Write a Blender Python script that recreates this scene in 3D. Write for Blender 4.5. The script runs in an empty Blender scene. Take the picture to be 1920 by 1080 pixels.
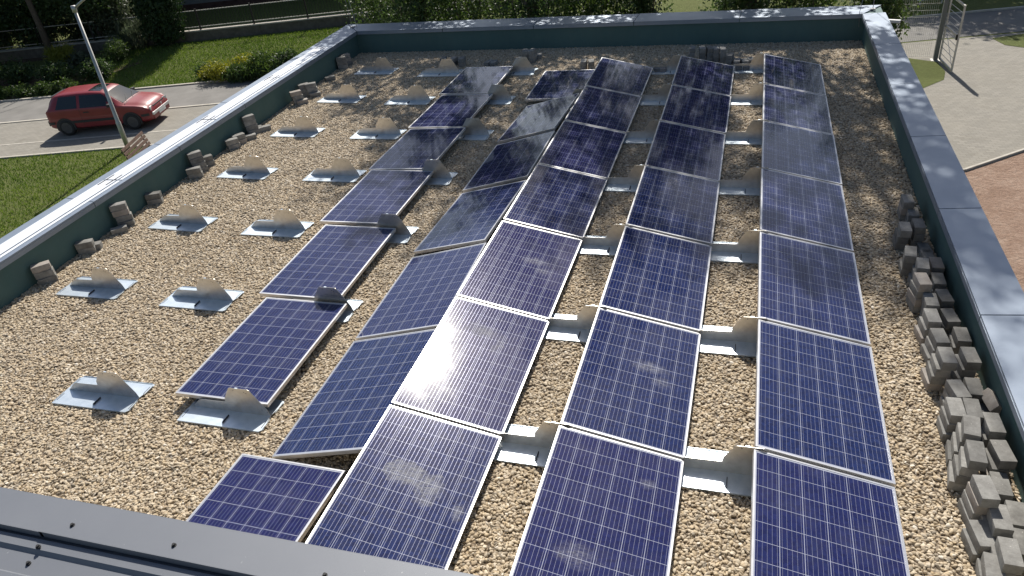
import bpy, bmesh, math, random
import numpy as np
from mathutils import Vector, Matrix
R = math.radians
random.seed(7)
S = bpy.context.scene
col = S.collection

# ------------------------------------------------------------------ camera, light
cd = bpy.data.cameras.new('camera'); cam = bpy.data.objects.new('camera', cd); col.objects.link(cam)
cam.location = (-0.2116, -4.2751, 4.4161)
cam.rotation_euler = (R(57.6488), R(5.7474), R(16.0312))
cd.sensor_width = 36; cd.lens = 1409.77 / 1920 * 36; cd.clip_start = .05; cd.clip_end = 600
S.camera = cam
SUN_EL, SUN_AZ = 43.8, -8.8            # azimuth from +Y towards +X
w = bpy.data.worlds.new('World'); S.world = w; w.use_nodes = True
sky = w.node_tree.nodes.new('ShaderNodeTexSky'); sky.sky_type = 'NISHITA'; sky.sun_disc = False
sky.sun_elevation = R(SUN_EL); sky.sun_rotation = R(SUN_AZ); sky.air_density = 1.0; sky.dust_density = 1.4
bg = w.node_tree.nodes['Background']; bg.inputs[1].default_value = .07
w.node_tree.links.new(sky.outputs[0], bg.inputs[0])
sd = bpy.data.lights.new('sun', 'SUN'); sd.energy = 4.9; sd.angle = R(.5); sd.color = (1, .95, .87)
sun = bpy.data.objects.new('sun', sd); col.objects.link(sun)
sv = Vector((math.sin(R(SUN_AZ)) * math.cos(R(SUN_EL)), math.cos(R(SUN_AZ)) * math.cos(R(SUN_EL)), math.sin(R(SUN_EL))))
sun.rotation_euler = sv.to_track_quat('Z', 'Y').to_euler(); sun.location = sv * 60
S.view_settings.view_transform = 'Standard'; S.view_settings.look = 'None'
S.view_settings.exposure = 0.48; S.view_settings.gamma = 1
S.render.resolution_x, S.render.resolution_y = 1024, 576

# ------------------------------------------------------------------ materials
def mat(name, base=(.5, .5, .5), rough=.6, metal=0., spec=.5, coat=0.):
    m = bpy.data.materials.new(name); m.use_nodes = True
    b = m.node_tree.nodes['Principled BSDF']
    b.inputs['Base Color'].default_value = (*base, 1); b.inputs['Roughness'].default_value = rough
    b.inputs['Metallic'].default_value = metal; b.inputs['Specular IOR Level'].default_value = spec
    if coat: b.inputs['Coat Weight'].default_value = coat; b.inputs['Coat Roughness'].default_value = .05
    return m
class G:
    """small wrapper to write node graphs"""
    def __init__(s, m): s.m = m; s.t = m.node_tree; s.n = s.t.nodes; s.l = s.t.links; s.b = s.n.get('Principled BSDF')
    def add(s, ty, **kw):
        n = s.n.new(ty)
        for k, v in kw.items(): setattr(n, k, v)
        return n
    def put(s, sock, v):
        if isinstance(v, (int, float)): sock.default_value = v
        elif isinstance(v, tuple): sock.default_value = v if len(v) == len(sock.default_value) else (*v, 1)
        else: s.l.new(v, sock)
    def math(s, op, a, b=0., c=0., clamp=False):
        n = s.add('ShaderNodeMath', operation=op, use_clamp=clamp); s.put(n.inputs[0], a); s.put(n.inputs[1], b); s.put(n.inputs[2], c)
        return n.outputs[0]
    def coord(s, kind='Object'): return s.add('ShaderNodeTexCoord').outputs[kind]
    def scale(s, v, k):
        n = s.add('ShaderNodeMapping'); s.put(n.inputs[0], v); n.inputs['Scale'].default_value = k if isinstance(k, tuple) else (k, k, k)
        return n
    def noise(s, v, sc, det=4, rough=.55, dist=0.):
        n = s.add('ShaderNodeTexNoise'); s.put(n.inputs['Vector'], v); n.inputs['Scale'].default_value = sc
        n.inputs['Detail'].default_value = det; n.inputs['Roughness'].default_value = rough; n.inputs['Distortion'].default_value = dist
        return n.outputs[0]
    def voro(s, v, sc, out='Color', feat='F1', rnd=1.):
        n = s.add('ShaderNodeTexVoronoi', feature=feat); s.put(n.inputs['Vector'], v); n.inputs['Scale'].default_value = sc
        n.inputs['Randomness'].default_value = rnd
        return n.outputs[out]
    def ramp(s, f, stops):
        n = s.add('ShaderNodeValToRGB'); s.put(n.inputs[0], f); e = n.color_ramp.elements
        while len(e) < len(stops): e.new(.5)
        for x, (p, c) in zip(e, stops): x.position = p; x.color = (*c, 1) if len(c) == 3 else c
        return n.outputs[0]
    def mix(s, f, a, b, blend='MIX'):
        n = s.add('ShaderNodeMix', data_type='RGBA', blend_type=blend); s.put(n.inputs[0], f)
        s.put(n.inputs[6], a); s.put(n.inputs[7], b)
        return n.outputs[2]
    def bump(s, h, st=.3, d=.02):
        n = s.add('ShaderNodeBump'); s.put(n.inputs['Height'], h); n.inputs['Strength'].default_value = st; n.inputs['Distance'].default_value = d
        s.l.new(n.outputs[0], s.b.inputs['Normal'])
    def base(s, c): s.put(s.b.inputs['Base Color'], c)
    def rand(s): return s.add('ShaderNodeObjectInfo').outputs['Random']
    def hsv(s, c, h=.5, sa=1., v=1.):
        n = s.add('ShaderNodeHueSaturation'); s.put(n.inputs['Color'], c); s.put(n.inputs['Hue'], h); s.put(n.inputs['Saturation'], sa); s.put(n.inputs['Value'], v)
        return n.outputs[0]

def noisy(name, stops, sc, rough=.8, metal=0., bump=0., bsc=None, det=6, spec=.4, bd=.01, randv=0.):
    m = mat(name, rough=rough, metal=metal, spec=spec); g = G(m); c = g.coord()
    cc = g.ramp(g.noise(c, sc, det, .6), stops)
    if randv: cc = g.hsv(cc, .5, 1., g.math('ADD', g.math('MULTIPLY', g.rand(), randv * 2), 1 - randv))
    g.base(cc)
    if bump: g.bump(g.noise(c, bsc or sc * 3, 4), bump, bd)
    return m

M = {}
M['alu'] = noisy('aluminium_frame', [(.3, (.52, .52, .53)), (.7, (.68, .68, .69))], 6, .38, .75)
M['galv'] = noisy('galvanised_steel_sky_tint', [(.3, (.54, .62, .69)), (.7, (.68, .75, .81))], 14, .42, .72)  # bluish sky reflection of the base plates is tinted into the colour
M['galv_web'] = noisy('galvanised_web_gravel_tint', [(.3, (.52, .50, .46)), (.7, (.66, .64, .60))], 14, .36, .9)  # same steel, with shade and warm gravel reflection put into the colour
M['black'] = mat('black_rubber', (.015, .015, .016), .7)
M['slot'] = mat('slot_edge', (.03, .035, .05), .6)
M['dark_cavity'] = mat('dark_underside', (.05, .05, .055), .8)

def panel_mat(name, smudges=()):
    m = mat(name, (.01, .015, .05), .265, 0, .007, 1.); g = G(m); b = g.b
    b.inputs['Coat Roughness'].default_value = .07; b.inputs['Coat IOR'].default_value = 1.38; b.inputs['Coat Weight'].default_value = 1.; b.inputs['Specular Tint'].default_value = (1, .8, .95, 1)
    o = g.coord(); sep = g.add('ShaderNodeSeparateXYZ'); g.l.new(o, sep.inputs[0]); x, y = sep.outputs[0], sep.outputs[1]
    p = .1585
    cx = g.math('DIVIDE', g.math('SUBTRACT', x, (.992 - 6 * p) / 2), p)
    cy = g.math('DIVIDE', g.math('SUBTRACT', y, (1.636 - 10 * p) / 2), p)
    fx, fy = g.math('FRACT', cx), g.math('FRACT', cy)
    def edge(f, wdt): return g.math('LESS_THAN', g.math('SUBTRACT', .5, g.math('ABSOLUTE', g.math('SUBTRACT', f, .5))), wdt)
    gap = g.math('MAXIMUM', edge(fx, .012), edge(fy, .010))
    out = g.math('MAXIMUM', g.math('GREATER_THAN', g.math('ABSOLUTE', g.math('SUBTRACT', cx, 3)), 3.0), g.math('GREATER_THAN', g.math('ABSOLUTE', g.math('SUBTRACT', cy, 5)), 5.0))
    gap = g.math('MAXIMUM', gap, out)
    bus = g.math('LESS_THAN', g.math('ABSOLUTE', g.math('SUBTRACT', g.math('FRACT', g.math('MULTIPLY', fx, 5.)), .5)), .027)
    # polycrystalline flakes
    fl = g.voro(o, 45); fs = g.add('ShaderNodeSeparateColor'); g.l.new(fl, fs.inputs[0])
    r = g.rand()
    cell = g.mix(fs.outputs[0], (.006, .012, .050), (.011, .024, .098))
    cell = g.mix(g.math('MULTIPLY', r, .6), cell, g.mix(fs.outputs[1], (.012, .010, .058), (.020, .016, .088)))
    g.put(b.inputs['Metallic'], g.math('MULTIPLY', bus, .2)); c = g.mix(bus, cell, (.24, .25, .32)); c = g.mix(gap, c, (.34, .36, .44))
    # dust film, heavier along the low edge
    of = g.add('ShaderNodeVectorMath', operation='ADD'); g.l.new(o, of.inputs[0])
    cmb = g.add('ShaderNodeCombineXYZ'); g.put(cmb.inputs[0], g.math('MULTIPLY', r, 91.)); g.put(cmb.inputs[1], g.math('MULTIPLY', r, 57.)); g.l.new(cmb.outputs[0], of.inputs[1])
    d = g.noise(of.outputs[0], 3.2, 6, .62, .6)
    dm = g.math('MULTIPLY', g.math('SUBTRACT', d, .45, clamp=True), .13)
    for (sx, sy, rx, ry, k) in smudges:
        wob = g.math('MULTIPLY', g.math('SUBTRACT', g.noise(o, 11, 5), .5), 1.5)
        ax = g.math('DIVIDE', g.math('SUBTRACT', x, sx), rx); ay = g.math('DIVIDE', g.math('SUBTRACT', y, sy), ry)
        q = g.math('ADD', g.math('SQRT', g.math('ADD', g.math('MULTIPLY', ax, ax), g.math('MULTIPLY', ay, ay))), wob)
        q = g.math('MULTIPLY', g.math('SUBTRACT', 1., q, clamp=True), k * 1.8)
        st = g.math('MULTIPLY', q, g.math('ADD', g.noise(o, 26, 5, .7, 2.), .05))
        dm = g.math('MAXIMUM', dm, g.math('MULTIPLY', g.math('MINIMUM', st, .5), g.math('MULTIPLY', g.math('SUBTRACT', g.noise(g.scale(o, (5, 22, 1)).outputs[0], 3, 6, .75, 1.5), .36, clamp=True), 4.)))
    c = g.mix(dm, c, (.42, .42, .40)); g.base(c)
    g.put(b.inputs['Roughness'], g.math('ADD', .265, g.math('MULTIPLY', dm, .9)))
    g.put(b.inputs['Coat Roughness'], g.math('ADD', .035, g.math('MULTIPLY', g.noise(o, 5, 3), .06)))
    return m
M['pv'] = panel_mat('solar_cells')
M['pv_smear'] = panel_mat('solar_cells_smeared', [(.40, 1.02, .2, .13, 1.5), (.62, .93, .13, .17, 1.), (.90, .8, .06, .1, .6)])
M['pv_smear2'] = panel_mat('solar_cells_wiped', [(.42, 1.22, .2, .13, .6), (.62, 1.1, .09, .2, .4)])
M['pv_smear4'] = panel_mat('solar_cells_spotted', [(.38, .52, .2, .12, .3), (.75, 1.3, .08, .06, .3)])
M['pv_smear3'] = panel_mat('solar_cells_dusty', [(.60, .95, .2, .1, .4), (.72, .80, .1, .1, .3)])

def gravel_mat(base_layer=False):
    m = mat('gravel_bed' if base_layer else 'river_pebble', rough=.75, spec=.3); g = G(m); o = g.coord('Generated' if False else 'Object')
    stops = [(0, (.15, .125, .095)), (.18, (.34, .25, .15)), (.40, (.53, .405, .245)), (.6, (.42, .345, .25)), (.8, (.64, .54, .395)), (.93, (.38, .28, .17)), (1, (.82, .75, .64))]
    if base_layer:
        v = g.voro(o, 42); s = g.add('ShaderNodeSeparateColor'); g.l.new(v, s.inputs[0])
        c = g.ramp(s.outputs[0], stops); dd = g.voro(o, 42, 'Distance')
        c = g.mix(g.math('MULTIPLY', dd, 1.1, clamp=True), c, (.07, .05, .035), 'MIX'); g.base(c); g.bump(g.math('SUBTRACT', 1., dd), .8, .012)
    else:
        c = g.ramp(g.rand(), stops)
        ps = g.add('ShaderNodeNewGeometry').outputs['Position']
        c = g.mix(g.math('MULTIPLY', g.noise(ps, 1.1, 5, .6, .5), .45), c, (.24, .20, .145)); c = g.mix(g.math('MULTIPLY', g.noise(ps, .6, 3), .3), c, (.62, .56, .46)); g.base(c)
    return m
M['pebble'] = gravel_mat(); M['gravel_base'] = gravel_mat(True)

def coping_mat(name, a, b, rough=.42, metal=.45):
    m = mat(name, a, rough, metal, .5); g = G(m); o = g.coord()
    c = g.mix(g.noise(o, 2.5, 6, .65), a, b)
    c = g.mix(g.math('MULTIPLY', g.math('GREATER_THAN', g.noise(o, 60, 2), .75), .35), c, (.45, .45, .44)); g.base(c)
    g.put(g.b.inputs['Roughness'], g.math('ADD', rough - .08, g.math('MULTIPLY', g.noise(o, 4, 4), .2)))
    g.bump(g.noise(o, 1.6, 2), .06, .02)
    return m
M['coping'] = coping_mat('anthracite_coping', (.20, .24, .30), (.285, .33, .395))
M['nearmetal'] = coping_mat('grey_painted_sheet', (.135, .145, .165), (.17, .18, .20), .5, .15)
M['strip'] = coping_mat('bare_metal_strip', (.74, .76, .80), (.84, .86, .88), .34, .2)

def membrane():
    m = mat('green_membrane', rough=.75); g = G(m); o = g.coord()
    c = g.ramp(g.noise(o, 1.3, 7, .65), [(.25, (.042, .098, .096)), (.75, (.066, .138, .136))])
    st = g.scale(o, (9, 9, .7)); c = g.mix(g.math('MULTIPLY', g.noise(st.outputs[0], 1., 5), .22), c, (.15, .17, .15)); g.base(c)
    g.bump(g.noise(o, 40, 3), .15, .004)
    return m
M['membrane'] = membrane()
M['render'] = noisy('pale_render', [(.3, (.50, .47, .40)), (.7, (.58, .55, .48))], 3, .9, bump=.1, bsc=60)
def paver_mat():
    m = mat('concrete_block', rough=.9, spec=.25); g = G(m); o = g.coord(); r = g.rand()
    of = g.add('ShaderNodeVectorMath', operation='ADD'); g.l.new(o, of.inputs[0])
    cmb = g.add('ShaderNodeCombineXYZ'); g.put(cmb.inputs[0], g.math('MULTIPLY', r, 31.)); g.l.new(cmb.outputs[0], of.inputs[1])
    c = g.ramp(g.noise(of.outputs[0], 9, 7, .7), [(.3, (.145, .14, .13)), (.55, (.235, .23, .216)), (.75, (.33, .325, .305))])
    c = g.mix(g.math('MULTIPLY', g.math('GREATER_THAN', g.noise(of.outputs[0], 45, 3), .70), .4), c, (.62, .60, .55))
    c = g.mix(g.math('MULTIPLY', g.math('GREATER_THAN', r, .88), .3), c, (.33, .26, .21))
    g.base(g.hsv(c, .5, 1., g.math('ADD', .72, g.math('MULTIPLY', r, .5)))); g.bump(g.noise(of.outputs[0], 70, 5, .7), .5, .004)
    return m
M['paver'] = paver_mat()

def leafm(name, a, b, rough=.5, trans=.35):
    m = mat(name, a, rough, 0, .35); g = G(m)
    at = g.add('ShaderNodeAttribute', attribute_name='tint').outputs['Fac']
    c = g.mix(at, a, b); g.base(c)
    tr = g.add('ShaderNodeBsdfTranslucent'); g.put(tr.inputs[0], g.hsv(c, .49, 1.15, 1.5))
    mx = g.add('ShaderNodeMixShader'); mx.inputs[0].default_value = trans
    g.l.new(g.b.outputs[0], mx.inputs[1]); g.l.new(tr.outputs[0], mx.inputs[2]); g.l.new(mx.outputs[0], g.n['Material Output'].inputs[0])
    return m
M['leaf_dark'] = leafm('leaf_dark', (.024, .050, .018), (.075, .115, .040))
M['leaf_mid'] = leafm('leaf_mid', (.030, .062, .018), (.085, .125, .035))
M['leaf_grey'] = leafm('leaf_grey_green', (.040, .060, .035), (.120, .140, .085))
M['leaf_yel'] = leafm('leaf_yellow_green', (.13, .16, .03), (.30, .29, .05))
M['blade'] = leafm('grass_blade', (.062, .118, .022), (.16, .225, .052), .6, .3)
M['leaf_thuja'] = leafm('thuja_scale', (.012, .032, .012), (.040, .070, .020), .6, .15)
M['bark'] = noisy('bark', [(.3, (.05, .038, .028)), (.7, (.12, .095, .07))], 8, .9, bump=.6, bsc=14, bd=.03)
M['iron'] = mat('dark_iron', (.03, .028, .027), .5, .5)
M['lamp_metal'] = noisy('galvanised_pole', [(.3, (.40, .39, .37)), (.7, (.55, .54, .51))], 5, .5, .6)
M['wood'] = noisy('bench_wood', [(.3, (.10, .060, .045)), (.7, (.19, .125, .095))], 9, .55, bump=.2)
M['white'] = mat('white_plastic', (.78, .78, .76), .4)
M['cablegrey'] = mat('grey_rod', (.30, .30, .31), .4, .8)

def grass_mat():
    m = mat('grass', rough=.9, spec=.15); g = G(m); o = g.coord()
    n1 = g.noise(o, .55, 5, .6); n2 = g.noise(o, 9, 6, .75)
    c = g.ramp(n2, [(.25, (.058, .085, .02)), (.5, (.115, .15, .04)), (.75, (.18, .205, .065))])
    c = g.mix(g.math('MULTIPLY', n1, .55), c, (.16, .15, .055)); g.base(c)
    g.bump(g.noise(o, 28, 5, .8), 1., .06)
    return m
M['grass'] = grass_mat()
M['asphalt'] = noisy('asphalt', [(.3, (.150, .143, .132)), (.7, (.205, .196, .182))], 1.4, .9, bump=.3, bsc=60, det=10)
def paving_mat():
    m = mat('paving', rough=.9, spec=.2); g = G(m); o = g.coord()
    mp = g.add('ShaderNodeMapping'); g.l.new(o, mp.inputs[0]); mp.inputs['Rotation'].default_value = (0, 0, R(-14))
    b = g.add('ShaderNodeTexBrick'); g.l.new(mp.outputs[0], b.inputs[0]); b.inputs['Scale'].default_value = 1
    b.inputs['Brick Width'].default_value = .2; b.inputs['Row Height'].default_value = .1; b.inputs['Mortar Size'].default_value = .005
    b.inputs['Color1'].default_value = (.275, .26, .23, 1); b.inputs['Color2'].default_value = (.205, .195, .175, 1); b.inputs['Mortar'].default_value = (.13, .115, .09, 1)
    c = g.mix(g.math('MULTIPLY', g.noise(o, .9, 7, .65), .7), b.outputs[0], (.26, .24, .20)); c = g.mix(g.math('MULTIPLY', g.math('SUBTRACT', g.noise(o, 2.3, 6), .55, clamp=True), 1.6), c, (.15, .135, .105))
    g.base(c); g.bump(b.outputs['Fac'], -.3, .006)
    return m
M['paving'] = paving_mat()
def sand_mat():
    m = mat('sand', rough=.95, spec=.15); g = G(m); o = g.coord()
    c = g.ramp(g.noise(o, 2.2, 9, .68, .6), [(.3, (.27, .18, .132)), (.5, (.36, .25, .19)), (.7, (.44, .325, .255))])
    wv = g.add('ShaderNodeTexWave'); g.l.new(o, wv.inputs[0]); wv.inputs['Scale'].default_value = 3.; wv.inputs['Distortion'].default_value = 9; wv.inputs['Detail'].default_value = 4
    c = g.mix(g.math('MULTIPLY', wv.outputs[1], .22), c, (.30, .19, .13)); g.base(c); g.bump(g.noise(o, 9, 8, .75), 1., .1)
    return m
M['sand'] = sand_mat()
M['kerb'] = noisy('kerb_concrete', [(.3, (.36, .33, .28)), (.7, (.48, .45, .39))], 6, .9)
M['soil'] = noisy('mulch', [(.3, (.05, .034, .022)), (.7, (.13, .09, .055))], 5, .95, bump=.8, bsc=18, bd=.05)
M['stonewall'] = noisy('garden_wall_stone', [(.3, (.085, .075, .06)), (.7, (.16, .14, .115))], 5, .9, bump=.5, bsc=12)

# ------------------------------------------------------------------ helpers
class MB:
    def __init__(s): s.bm = bmesh.new()
    def box(s, c, d, rot=None, bev=0., mi=0):
        r = bmesh.ops.create_cube(s.bm, size=1.); vs = r['verts']
        mx = Matrix.Translation(c) @ (rot.to_4x4() if rot is not None else Matrix()) @ Matrix.Diagonal((*d, 1))
        bmesh.ops.transform(s.bm, matrix=mx, verts=vs)
        if bev: bmesh.ops.bevel(s.bm, geom=list({e for v in vs for e in v.link_edges}), offset=bev, segments=2, affect='EDGES', profile=.7)
        return s
    def tube(s, pts, rad, seg=10, cap=True):
        pts = [Vector(p) for p in pts]; rad = rad if isinstance(rad, (list, tuple)) else [rad] * len(pts); rings = []
        for i, p in enumerate(pts):
            t = (pts[min(i + 1, len(pts) - 1)] - pts[max(i - 1, 0)]).normalized()
            a = t.orthogonal().normalized() if i == 0 else (rings_a - t * rings_a.dot(t)).normalized()
            rings_a = a; b = t.cross(a)
            rings.append([s.bm.verts.new(p + (a * math.cos(k * 2 * math.pi / seg) + b * math.sin(k * 2 * math.pi / seg)) * rad[i]) for k in range(seg)])
        for q, r in zip(rings, rings[1:]):
            for k in range(seg): s.bm.faces.new((q[k], q[(k + 1) % seg], r[(k + 1) % seg], r[k]))
        if cap: s.bm.faces.new(rings[0][::-1]); s.bm.faces.new(rings[-1])
        return s
    def prism(s, poly, thick, axis='y', off=0.):
        """poly in (x,z) extruded along y, or (x,y) extruded along z"""
        f = (lambda a, b, t: (a, t, b)) if axis == 'y' else ((lambda a, b, t: (a, b, t)) if axis == 'z' else (lambda a, b, t: (t, a, b)))
        A = [s.bm.verts.new(f(a, b, off)) for a, b in poly]; B = [s.bm.verts.new(f(a, b, off + thick)) for a, b in poly]
        s.bm.faces.new(A); s.bm.faces.new(B[::-1])
        for i in range(len(A)):
            j = (i + 1) % len(A); s.bm.faces.new((A[j], A[i], B[i], B[j]))
        return s
    def poly(s, pts):
        s.bm.faces.new([s.bm.verts.new(p) for p in pts]); return s
    def build(s, name, m, parent=None, smooth=False, loc=None, rot=None):
        bmesh.ops.recalc_face_normals(s.bm, faces=s.bm.faces)
        me = bpy.data.meshes.new(name); s.bm.to_mesh(me); s.bm.free(); me.materials.append(m)
        if smooth: me.polygons.foreach_set('use_smooth', [True] * len(me.polygons))
        o = bpy.data.objects.new(name, me); col.objects.link(o)
        if parent: o.parent = parent
        if loc: o.location = loc
        if rot: o.rotation_euler = rot
        return o
def tag(o, label, cat, group=None, kind=None):
    o['label'] = label; o['category'] = cat
    if group: o['group'] = group
    if kind: o['kind'] = kind
    return o
def struct(o): o['kind'] = 'structure'; return o
def empty(name, loc=(0, 0, 0), rz=0., rot=None):
    o = bpy.data.objects.new(name, None); col.objects.link(o); o.location = loc; o.rotation_euler = rot or (0, 0, rz); o.empty_display_size = .1
    return o
def kids(o): return [c for c in bpy.data.objects if c.parent == o]
def dup(o, parent=None, pairs=None):
    c = o.copy(); col.objects.link(c)
    if parent: c.parent = parent
    for k in kids(o): dup(k, c)
    return c
def smooth_by_angle(o, ang=35):
    me = o.data; me.polygons.foreach_set('use_smooth', [True] * len(me.polygons)); me.set_sharp_from_angle(angle=R(ang))
ORD = ['nearest the camera', 'second from the camera', 'third from the camera', 'fourth from the camera', 'fifth from the camera', 'sixth from the camera', 'seventh from the camera', 'eighth from the camera']
def frame_xy(o): pass
PR = [(1.6, 4.35, 3), (1.65, 4.19, 2), (1.63, 3.76, 3), (1.48, 3.67, 3), (1.68, 3.52, 1), (1.69, 3.38, 1), (1.47, 3.13, 3), (1.54, 2.9, 3), (1.7, 3.07, 2), (1.79, 3.2, 1), (1.46, 2.46, 4), (1.67, 2.76, 2), (1.52, 2.25, 3), (1.68, 2.46, 2), (1.49, 1.98, 3), (1.67, 2.14, 2), (1.5, 1.68, 3), (1.71, 1.85, 2), (1.47, 1.29, 4), (1.68, 1.44, 3), (1.52, 0.97, 3), (1.67, 1.13, 2), (1.46, 0.74, 3), (1.57, 0.76, 3), (1.75, 0.96, 2), (1.85, 0.96, 1), (1.49, 0.45, 4), (1.68, 0.61, 3), (1.47, 0.18, 4), (1.68, 0.31, 3), (1.46, -0.15, 4), (1.63, 0.08, 2), (1.53, -0.32, 3), (1.67, -0.18, 2), (1.43, -0.4, 2), (1.52, -0.59, 3), (1.44, -0.66, 2), (1.65, -0.42, 2)]
PL = [(-8.74, 1.74, 3), (-8.68, 2.47, 2), (-8.55, 2.57, 1), (-8.79, 3.25, 4), (-8.51, 3.03, 1), (-8.77, 3.95, 2), (-8.87, 5.09, 4), (-8.58, 4.87, 2), (-8.8, 5.33, 2), (-8.9, 6.74, 4), (-8.6, 6.47, 1), (-8.67, 6.06, 2), (-8.68, 6.27, 2), (-8.7, 6.85, 1), (-8.56, 6.89, 1), (-8.69, 8.32, 3), (-8.58, 8.32, 1), (-8.76, 8.75, 3), (-8.63, 8.8, 3), (-8.54, 8.75, 1), (-9.04, 10.59, 3), (-9.06, 10.81, 3), (-8.74, 9.77, 1)]
PF = [(-6.47, 10.67, 2), (-6.25, 10.66, 2), (-6.05, 10.63, 2), (-5.47, 10.65, 1), (-5.35, 10.64, 1), (-4.69, 10.79, 3), (-4.56, 10.81, 3), (-4.48, 11.08, 1), (-3.37, 10.27, 2), (-3.21, 10.26, 2), (-1.32, 10.7, 3), (-1.13, 10.69, 3), (-0.99, 10.67, 3), (-0.88, 10.64, 3), (-0.75, 10.61, 3), (-0.61, 10.49, 2), (-0.48, 10.42, 1), (-0.34, 10.39, 1), (-0.23, 10.49, 1), (-0.43, 10.05, 1), (-0.32, 10.07, 1), (-1.91, 10.03, 1), (-1.8, 10.04, 1)]
PA = [[-5.077, -0.157, 0.158, -0.01, 0.064], [-5.237, 1.524, 0.157, -0.013, 0.091], [-5.396, 3.187, 0.156, -0.001, 0.065], [-5.582, 4.988, 0.099, 0.035, 0.01], [-5.65, 6.704, 0.105, 0.019, -0.002], [-5.655, 8.289, 0.154, 0.003, 0.074]]
PB = [[-4.142, -2.251, 0.12, 0.028, -0.04], [-3.803, -0.545, 0.059, 0.262, 0.022], [-3.844, 1.137, 0.061, 0.262, 0.028], [-3.927, 2.898, 0.061, 0.262, -0.035], [-3.891, 4.621, 0.06, 0.262, 0.004], [-3.931, 6.391, 0.061, 0.262, -0.032], [-4.003, 8.193, 0.115, 0.009, 0.022]]
# ------------------------------------------------------------------ the setting
GZ = -3.45
def gh(x, y):
    """ground height: flat yard and road, a low bank rising to the garden wall"""
    v = y - .25 * x
    t = min(max((v - 26.1) / 5.2, 0), 1)
    return GZ + .45 * (t * t * (3 - 2 * t))
def build_ground():
    xs = [-300, -150, -80] + [-50 + i * .75 for i in range(110)] + [60, 120, 300]
    ys = [-200, -60, -20] + [0 + i * .75 for i in range(75)] + [90, 200, 400]
    vs = [(x, y, gh(x, y)) for y in ys for x in xs]; n = len(xs)
    fs = [(j * n + i, j * n + i + 1, (j + 1) * n + i + 1, (j + 1) * n + i) for j in range(len(ys) - 1) for i in range(n - 1)]
    me = bpy.data.meshes.new('ground'); me.from_pydata(vs, [], fs); me.materials.append(M['grass'])
    me.polygons.foreach_set('use_smooth', [True] * len(fs))
    o = bpy.data.objects.new('ground', me); col.objects.link(o); return struct(o)
build_ground()
def band(name, v0, v1, x0, x1, z, m):
    return struct(MB().poly([(x0, v0 + .25 * x0, z), (x1, v0 + .25 * x1, z), (x1, v1 + .25 * x1, z), (x0, v1 + .25 * x0, z)]).build(name, m))
band('road', 22.9, 25.8, -120, 120, GZ + .008, M['asphalt'])
band('lay_by', 18.95, 22.8, -120, -9, GZ + .004, M['paving'])
def strip_box(name, v0, v1, x0, x1, h, m):
    b = MB(); n = 40
    for i in range(1):
        L = math.hypot(x1 - x0, .25 * (x1 - x0)); xm, vm = (x0 + x1) / 2, (v0 + v1) / 2
        b.box((xm, vm + .25 * xm, GZ + h / 2), (L, (v1 - v0), h), Matrix.Rotation(math.atan(.25), 3, 'Z'))
    return struct(b.build(name, m))
strip_box('kerb', 22.78, 22.90, -120, 4.3, .03, M['kerb'])
strip_box('kerb', 25.8, 25.92, -120, 120, .06, M['kerb'])
strip_box('kerb', 20.22, 20.30, -120, -9, .012, M['kerb'])
strip_box('kerb', 18.84, 18.94, -120, -9, .05, M['kerb'])
# paved yard to the right, sand and a small triangle of lawn
yard = [(1.0, 13.2), (4.53, 13.56), (6.03, 14.82), (12, 19.8), (24, 28.8), (4.2, 23.8), (-2.0, 22.3), (-2, 14)]
struct(MB().poly([(x, y, GZ + .012) for x, y in yard]).build('paved_yard', M['paving']))
sandp = [(2.2, -6), (30, -6), (30, 34.2), (24.05, 28.75), (12.05, 19.7), (6.08, 14.75), (4.58, 13.49), (2.2, 13.2)]
struct(MB().poly([(x, y, GZ + .006) for x, y in sandp]).build('sand', M['sand']))
eb = MB(); ee = [(2.2, 13.25), (4.55, 13.52), (6.05, 14.78), (12.03, 19.75), (24, 28.77)]
for (x0, y0), (x1, y1) in zip(ee, ee[1:]):
    eb.box(((x0 + x1) / 2, (y0 + y1) / 2, GZ + .03), (math.hypot(x1 - x0, y1 - y0), .06, .06), Matrix.Rotation(math.atan2(y1 - y0, x1 - x0), 3, 'Z'))
struct(eb.build('edging_kerb', M['kerb']))
tri = [(3.9, 22.6), (5.3, 21.7), (5.36, 20.75), (5.2, 20.0), (4.5, 19.2), (3.2, 18.2), (2.6, 22.2)]
struct(MB().poly([(x, y, GZ + .02) for x, y in tri]).build('lawn', M['grass']))
lw = [(7.3, 24.2), (7.5, 23.4), (8.2, 22.9), (9.5, 22.7), (14, 24.4), (14, 26.2), (9, 24.95)]
struct(MB().poly([(x, y, GZ + .022) for x, y in lw]).build('lawn', M['grass']))
bed = [(-36, 17.6), (-33, 18.2), (-28.6, 19.0), (-27.0, 20.6), (-25.6, 22.6), (-26.5, 24.9), (-36, 22.0)]
bb_ = MB(); bb_.poly([(x, y, gh(x, y) + .03) for x, y in bed]); struct(bb_.build('planting_bed', M['soil']))

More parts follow.
